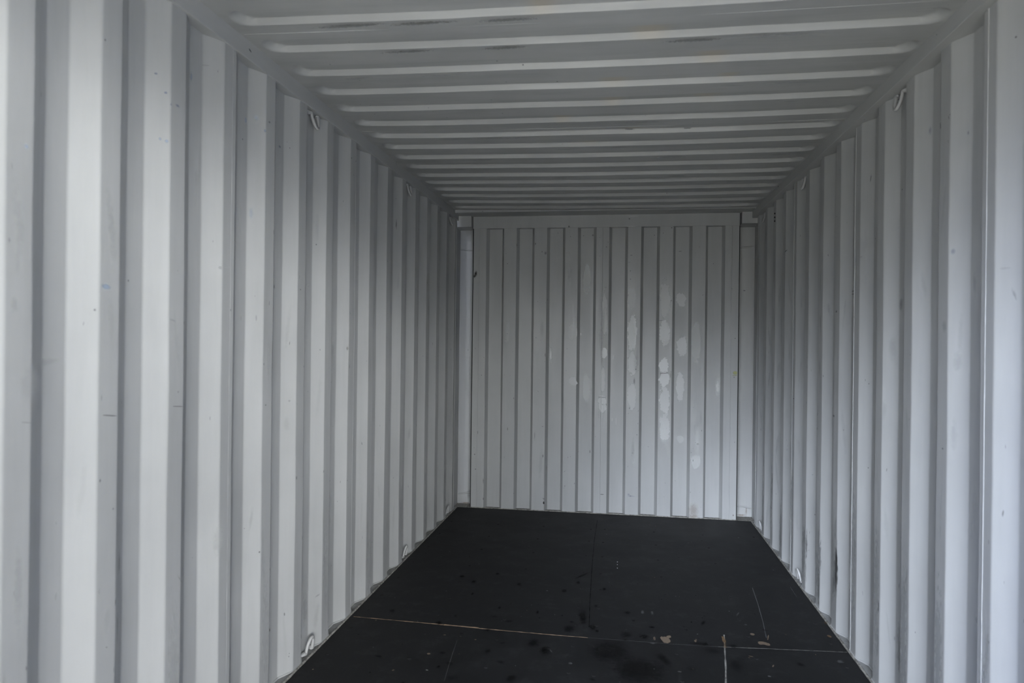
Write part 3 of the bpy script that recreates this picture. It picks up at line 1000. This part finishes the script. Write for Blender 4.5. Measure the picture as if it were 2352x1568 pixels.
# lap welds between the roof sheets
for ly in laps:
    prs = [(0.02 + (W - 0.04) * i / 50, ly + 0.0012 * pnoise(Vector((i * 0.3, ly, 0))), z_roof(0.02 + (W - 0.04) * i / 50) + 0.0004) for i in range(51)]
    tube(bm, prs, 0.0011, 8)
def roof_frame(a, b_):
    return Vector((a, b_, z_roof(a))), Vector((1, 0, 0)), Vector((0, 1, 0)), Vector((0, 0, -1))
roof_marks = []
rnd = random.Random(3)
for i in range(30):
    k = rnd.choice(bands[7:])
    roof_marks.append([rnd.uniform(0.15, 2.25), k + rnd.uniform(0.012, 0.03), rnd.uniform(0.02, 0.16), rnd.uniform(0.006, 0.016), rnd.uniform(-3, 3), 6, rnd.uniform(0.12, 0.35), 0])
for (a, y_, ra) in ((0.42, 2.198, 0.15), (0.66, 2.200, 0.14), (0.95, 2.203, 0.12), (0.55, 2.414, 0.12), (0.9, 2.412, 0.1), (1.62, 3.40, 0.025), (1.35, 3.39, 0.03), (1.55, 2.42, 0.12)):
    roof_marks.append([a, y_, ra, 0.013, 0, 1, 0.75, 2])
for i in range(30):
    roof_marks.append([rnd.uniform(0.1, 2.25), rnd.uniform(2.1, 5.3), 0.004, 0.004, 0, 8, 0.6, 0])
add_marks(bm, roof_marks, roof_frame, 0.0042, 1)
ceiling = struct(obj('ceiling', bm, MS_ROOF, smooth=55, weighted=True), 'grey steel roof sheet pressed with crosswise troughs and faint rust spots', 'ceiling')

# flat plate between the last roof sheet and the end header
bm = bmesh.new()
box(bm, (0.004, 5.452, 2.396), (W - 0.004, 5.80, 2.452), 0.001)
struct(obj('trim_5', bm, M_ROOF), 'flat dark header plate closing the ceiling above the end wall', 'trim')

# ------------------------------------------------------------------ end wall
XL, XR = 0.121, 2.232
bp_ = [(XL, 0.0)]
for k in range(-4, 4):
    c0 = 1.1775 + 0.2505 * k
    c1 = c0 + 0.2505
    # front face ends, recess, next front face starts
    a0, a1, a2, a3 = c0 + 0.0525, c0 + 0.0715, c1 - 0.0715, c1 - 0.0525
    bp_ += [(a0, 0.0), (a1, 0.0456), (a2, 0.0456), (a3, 0.0)]
bp_.append((XR, 0.0))
fl = fillet(bp_, 0.004, 3)
bm = bmesh.new()
ZT = 2.302
zs = [ZT * i / 60 for i in range(61)]
def wob_b(x, z):
    return 0.0026 * pnoise(Vector((x * 2.6, z * 1.4, 20))) + 0.0009 * pnoise(Vector((x * 9, z * 7, 21)))
grid = []
for (x, off) in fl:
    grid.append([bm.verts.new((x + 0.0012 * pnoise(Vector((x * 8, z * 2.0, 5))), YB + off + wob_b(x, z) * (1 if 0.15 < x < 2.2 else 0), z)) for z in zs])
for a, b_ in zip(grid, grid[1:]):
    for k in range(60):
        bm.faces.new((a[k], b_[k], b_[k + 1], a[k + 1]))
v4 = [bm.verts.new(q) for q in ((-0.1, YB + 0.25, -0.03), (W + 0.1, YB + 0.25, -0.03), (W + 0.1, YB + 0.25, 2.45), (-0.1, YB + 0.25, 2.45))]
bm.faces.new(v4)
# vertical weld lines: both edge strips and the middle of the sheet
for sx in (0.170, 1.1775, 2.179):
    tube(bm, [(sx + 0.0007 * pnoise(Vector((sx, i * 0.7, 0))), YB - 0.0002 + wob_b(sx, ZT * i / 60), 0.003 + (ZT - 0.006) * i / 60) for i in range(61)],
         [0.0019 + 0.0006 * pnoise(Vector((i, sx, 4))) for i in range(61)], 8)
def bprof(x):
    for (a, oa), (b_, ob) in zip(bp_, bp_[1:]):
        if a <= x <= b_:
            t = (x - a) / max(1e-9, b_ - a)
            return oa + (ob - oa) * t, (ob - oa) / max(1e-9, b_ - a)
    return 0.0, 0.0
def back_frame(a, b_):
    off, sl = bprof(a)
    if abs(sl) > 0.1:
        sl = 0
    return Vector((a, YB + off + wob_b(a, b_), b_)), Vector((1, 0, 0)), Vector((0, 0, 1)), Vector((0, -1, 0))
add_marks(bm, BACK_MARKS, back_frame, 0.0010, 1)
extra = []
rnd = random.Random(21)
for i in range(110):
    k = rnd.randrange(-4, 5)
    xx = 1.1775 + 0.2505 * k + rnd.uniform(-0.046, 0.046)
    if 0.14 < xx < 2.21:
        extra.append([xx, rnd.uniform(0.05, 2.25), rnd.uniform(0.0012, 0.004), rnd.uniform(0.0015, 0.010), rnd.uniform(-30, 30), rnd.choice([1, 1, 6]), rnd.uniform(0.3, 0.8), 0])
for i in range(26):
    xx = 1.1775 + 0.2505 * rnd.randrange(-3, 4) + rnd.uniform(-0.03, 0.03)
    extra.append([xx, rnd.uniform(0.2, 2.0), rnd.uniform(0.01, 0.03), rnd.uniform(0.05, 0.18), rnd.uniform(-6, 6), rnd.choice([6, 2]), rnd.uniform(0.08, 0.22), 0])
add_marks(bm, extra, back_frame, 0.0020, 1)
wall_b = struct(obj('wall_back', bm, MS_BACK, smooth=50, weighted=True), 'grey corrugated end wall facing the camera with pale touched-up paint patches', 'wall')

# header across the top of the end wall
bm = bmesh.new()
box(bm, (XL - 0.006, YB - 0.004, 2.298), (XR + 0.003, YB + 0.10, 2.399), 0.002)
def hf(a, b_):
    return Vector((a, YB - 0.004, b_)), Vector((1, 0, 0)), Vector((0, 0, 1)), Vector((0, -1, 0))
add_marks(bm, [[0.905, 2.306, 0.010, 0.009, 0, 1, 0.9, 0], [1.385, 2.362, 0.009, 0.008, 0, 1, 0.8, 0], [1.395, 2.3005, 0.05, 0.0012, 0, 2, 0.9, 1], [1.41, 2.381, 0.045, 0.0012, 0, 2, 0.8, 1]], hf, 0.0008, 1)
struct(obj('trim_6', bm, MS_BACK), 'grey steel header beam across the top of the end wall', 'trim')

# sill strip at the foot of the end wall, with a dark gap below the recesses
bm = bmesh.new()
box(bm, (XL - 0.004, YB + 0.0, -0.03), (XR + 0.004, YB + 0.07, 0.003), 0.0)
box(bm, (XL, YB - 0.003, -0.004), (XR, YB + 0.002, 0.0060), 0.001)
for x0, x1 in ((-0.055, XL - 0.003), (XR + 0.003, W + 0.055)):
    box(bm, (x0, YB - 0.004, -0.03), (x1, 5.80, 0.001), 0.0)
s_ = struct(obj('trim_7', bm, M_SEAL), 'thin dirty sill strip along the foot of the end wall', 'trim')

# ------------------------------------------------------------------ corner posts with their fittings
def corner(sign, n_post, n_block):
    side = 'left' if sign < 0 else 'right'
    def X(d):      # d metres in from the side-wall plane
        return d if sign < 0 else W - d
    YP = 5.78
    bm = bmesh.new()
    def bx(a, b_, bev=0.002):
        x0, x1 = sorted((X(a[0]), X(b_[0])))
        box(bm, (x0, a[1], a[2]), (x1, b_[1], b_[2]), bev)
    bx((-0.060, YP, -0.03), (0.135, YP + 0.06, 2.42))
    # narrow flange returning to the side wall
    bx((-0.050, 5.52, -0.03), (-0.022, YP + 0.01, 2.36))
    bx((-0.004, 5.535, 0.0), (0.0015, 5.5525, 2.33), 0.0008)
    def pf(a, b_):
        return Vector((X(a), YP, b_)), Vector((1, 0, 0)), Vector((0, 0, 1)), Vector((0, -1, 0))
    mk = [[0.05, 0.006, 0.05, 0.008, 0, 7, 0.7, 0], [0.08, 0.08, 0.03, 0.05, 0, 6, 0.3, 0], [0.09, 0.06, 0.003, 0.02, 0, 1, 0.6, 0],
          [0.10, 0.04, 0.004, 0.008, 0, 8, 0.6, 0], [0.06, 1.1, 0.03, 0.3, 0, 6, 0.15, 0]]
    if sign > 0:
        mk = [[0.06, 0.012, 0.05, 0.010, 0, 7, 0.6, 0], [0.055, 1.80, 0.012, 0.004, 0, 8, 0.8, 0], [0.08, 1.05, 0.022, 0.12, 0, 2, 0.12, 0], [0.02, 0.05, 0.008, 0.05, 0, 7, 0.5, 0]]
    add_marks(bm, mk, pf, 0.0008, 1)
    post = struct(obj('trim_%d' % n_post, bm, MS_BACK), 'grey steel corner post at the far %s of the container' % side, 'trim')
    # dark open joint between the post and the end wall
    gb = bmesh.new()
    x0, x1 = sorted((X(0.1135), X(0.1195)))
    box(gb, (x0, YB + 0.003, 0.002), (x1, YP + 0.004, 2.297))
    obj('joint_gap', gb, M_GAP, post)
    # corner fitting block at the top
    bm = bmesh.new()
    bx2 = [(-0.05, 5.600, 2.306), (0.1085, YP + 0.04, 2.398)]
    x0, x1 = sorted((X(bx2[0][0]), X(bx2[1][0])))
    box(bm, (x0, bx2[0][1], bx2[0][2]), (x1, bx2[1][1], bx2[1][2]), 0.003)
    struct(obj('trim_%d' % n_block, bm, M_BACK), 'square grey corner fitting block at the top of the far %s post' % side, 'trim')
    # two short bars welded across the post
    for k, (z, d0, d1, dz0, dz1, lab) in enumerate((
            (2.140 if sign < 0 else 2.146, -0.012, 0.098 if sign < 0 else 0.098, 0.004, -0.003, 'near the top of the far %s corner post' % side),
            (0.090 if sign < 0 else 0.082, -0.012, 0.094, -0.012, 0.003, 'near the foot of the far %s corner post' % side))):
        r_ = bpy.data.objects.new('lashing_bar', None)
        COL.objects.link(r_)
        r_.location = (X(0.045), YP, z)
        r_.empty_display_size = 0.02
        r_['label'] = 'short round grey bar welded ' + lab
        r_['category'] = 'bar'
        r_['group'] = 'short bars on the corner posts'
        bmb = bmesh.new()
        o_ = Vector((X(0.045), YP, z))
        a = Vector((X(d0), YP - 0.004, z + dz0)) - o_
        m_ = Vector((X((d0 + d1) / 2 + 0.01), YP - 0.007, z + dz1 * 0.8)) - o_
        c_ = Vector((X(d1), YP - 0.005, z + dz1)) - o_
        tube(bmb, [a, a.lerp(m_, 0.5), m_, m_.lerp(c_, 0.6), c_], 0.0062, 12)
        obj('rod', bmb, M_BACK, r_, smooth=50)
        for q in (a.lerp(m_, 0.1), c_.lerp(m_, 0.08)):
            wbm = bmesh.new()
            bmesh.ops.create_icosphere(wbm, subdivisions=2, radius=0.0075, matrix=Matrix.Translation(q + Vector((0, 0.003, -0.002))) @ Matrix.Diagonal((1.5, 0.8, 0.7, 1)))
            obj('weld', wbm, M_BACK, r_, smooth=60)
    return post

corner(-1, 8, 9)
corner(1, 10, 11)

# ------------------------------------------------------------------ lashing rings welded under / over the rails
def make_ring(up):
    """loop in local space: y runs along the wall, +x into the room; up=+1 stands on the floor rail, -1 hangs from the top rail"""
    r_ = bpy.data.objects.new('lashing_ring', None)
    COL.objects.link(r_)
    r_.empty_display_size = 0.03
    bm = bmesh.new()
    pts = []
    for i in range(25):
        t = math.pi * i / 24
        y = -0.030 * math.cos(t)
        h = 0.058 * math.sin(t) ** 0.75
        pts.append((0.006 + 0.012 * math.sin(t), y, up * (0.004 + h)))
    pts = [(-0.004, -0.044, up * 0.002), (0.002, -0.037, up * 0.002)] + pts + [(0.002, 0.037, up * 0.002), (-0.004, 0.044, up * 0.002)]
    tube(bm, pts, 0.0066, 12)
    obj('ring_loop', bm, M_RING, r_, smooth=60)
    for s in (-1, 1):
        wb = bmesh.new()
        for q, rad in (((-0.001, s * 0.040, up * 0.003), 0.011), ((-0.004, s * 0.049, up * 0.002), 0.009), ((0.002, s * 0.033, up * 0.001), 0.009)):
            bmesh.ops.create_icosphere(wb, subdivisions=2, radius=rad, matrix=Matrix.Translation(q) @ Matrix.Diagonal((1.2, 1.3, 0.75, 1)))
        for v in wb.verts:
            v.co += Vector((1, 1, 1)) * 0.0012 * pnoise(v.co * 300)
        obj('weld_foot', wb, M_RING, r_, smooth=60)
    return r_

def copy_tree(o, parent=None):
    c = o.copy()
    COL.objects.link(c)
    if parent:
        c.parent = parent
    for ch in list(o.children):
        copy_tree(ch, c)
    return c

hang, stand = make_ring(-1), make_ring(1)
used = set()
places = [
    (-1, 'top', 2.882, 'under the top rail of the left wall, nearest the camera'),
    (-1, 'top', 4.272, 'under the top rail of the left wall, halfway along'),
    (-1, 'top', 5.386, 'under the top rail of the left wall, by the corner post'),
    (-1, 'low', 2.892, 'on the bottom rail of the left wall, nearest the camera'),
    (-1, 'low', 4.278, 'on the bottom rail of the left wall, halfway along'),
    (-1, 'low', 5.392, 'on the bottom rail of the left wall, by the corner post'),
    (1, 'top', 2.876, 'under the top rail of the right wall, nearest the camera'),
    (1, 'top', 4.268, 'under the top rail of the right wall, halfway along'),
    (1, 'top', 5.378, 'under the top rail of the right wall, by the corner post'),
    (1, 'low', 4.268, 'on the bottom rail of the right wall, halfway along'),
    (1, 'low', 5.378, 'on the bottom rail of the right wall, by the corner post'),
]
for sgn, lvl, y, where in places:
    proto = hang if lvl == 'top' else stand
    if lvl in used:
        r_ = copy_tree(proto)
    else:
        r_ = proto
        used.add(lvl)
    z = (Z_RAIL if sgn < 0 else Z_RAIL - 0.009) - 0.004 if lvl == 'top' else 0.006
    r_.location = ((-0.020 if sgn < 0 else W + 0.020), y, z)
    r_.rotation_euler = (0, 0, 0 if sgn < 0 else math.pi)
    r_['label'] = 'painted steel lashing ring ' + where
    r_['category'] = 'lashing ring'
    r_['group'] = 'lashing rings along the %s %s rail' % ('left' if sgn < 0 else 'right', 'top' if lvl == 'top' else 'bottom')

# ------------------------------------------------------------------ yard outside the open doors
bm = bmesh.new()
bmesh.ops.create_grid(bm, x_segments=8, y_segments=8, size=30)
yard = obj('ground', bm, M_YARD)
yard.location = (0, -20, -0.16)
yard['kind'] = 'structure'
yard['label'] = 'asphalt yard outside beyond the added concrete apron'
yard['category'] = 'ground'

bm = bmesh.new()
box(bm, (-2.8, -3.3, -0.158), (5.6, -0.45, -0.10), 0.01)  # unseen slab added to bounce light onto the near ceiling
reflector = obj('ground', bm, M_REFLECTOR)
reflector['kind'] = 'structure'
reflector['label'] = 'added concrete apron right outside the container doors'
reflector['category'] = 'ground'
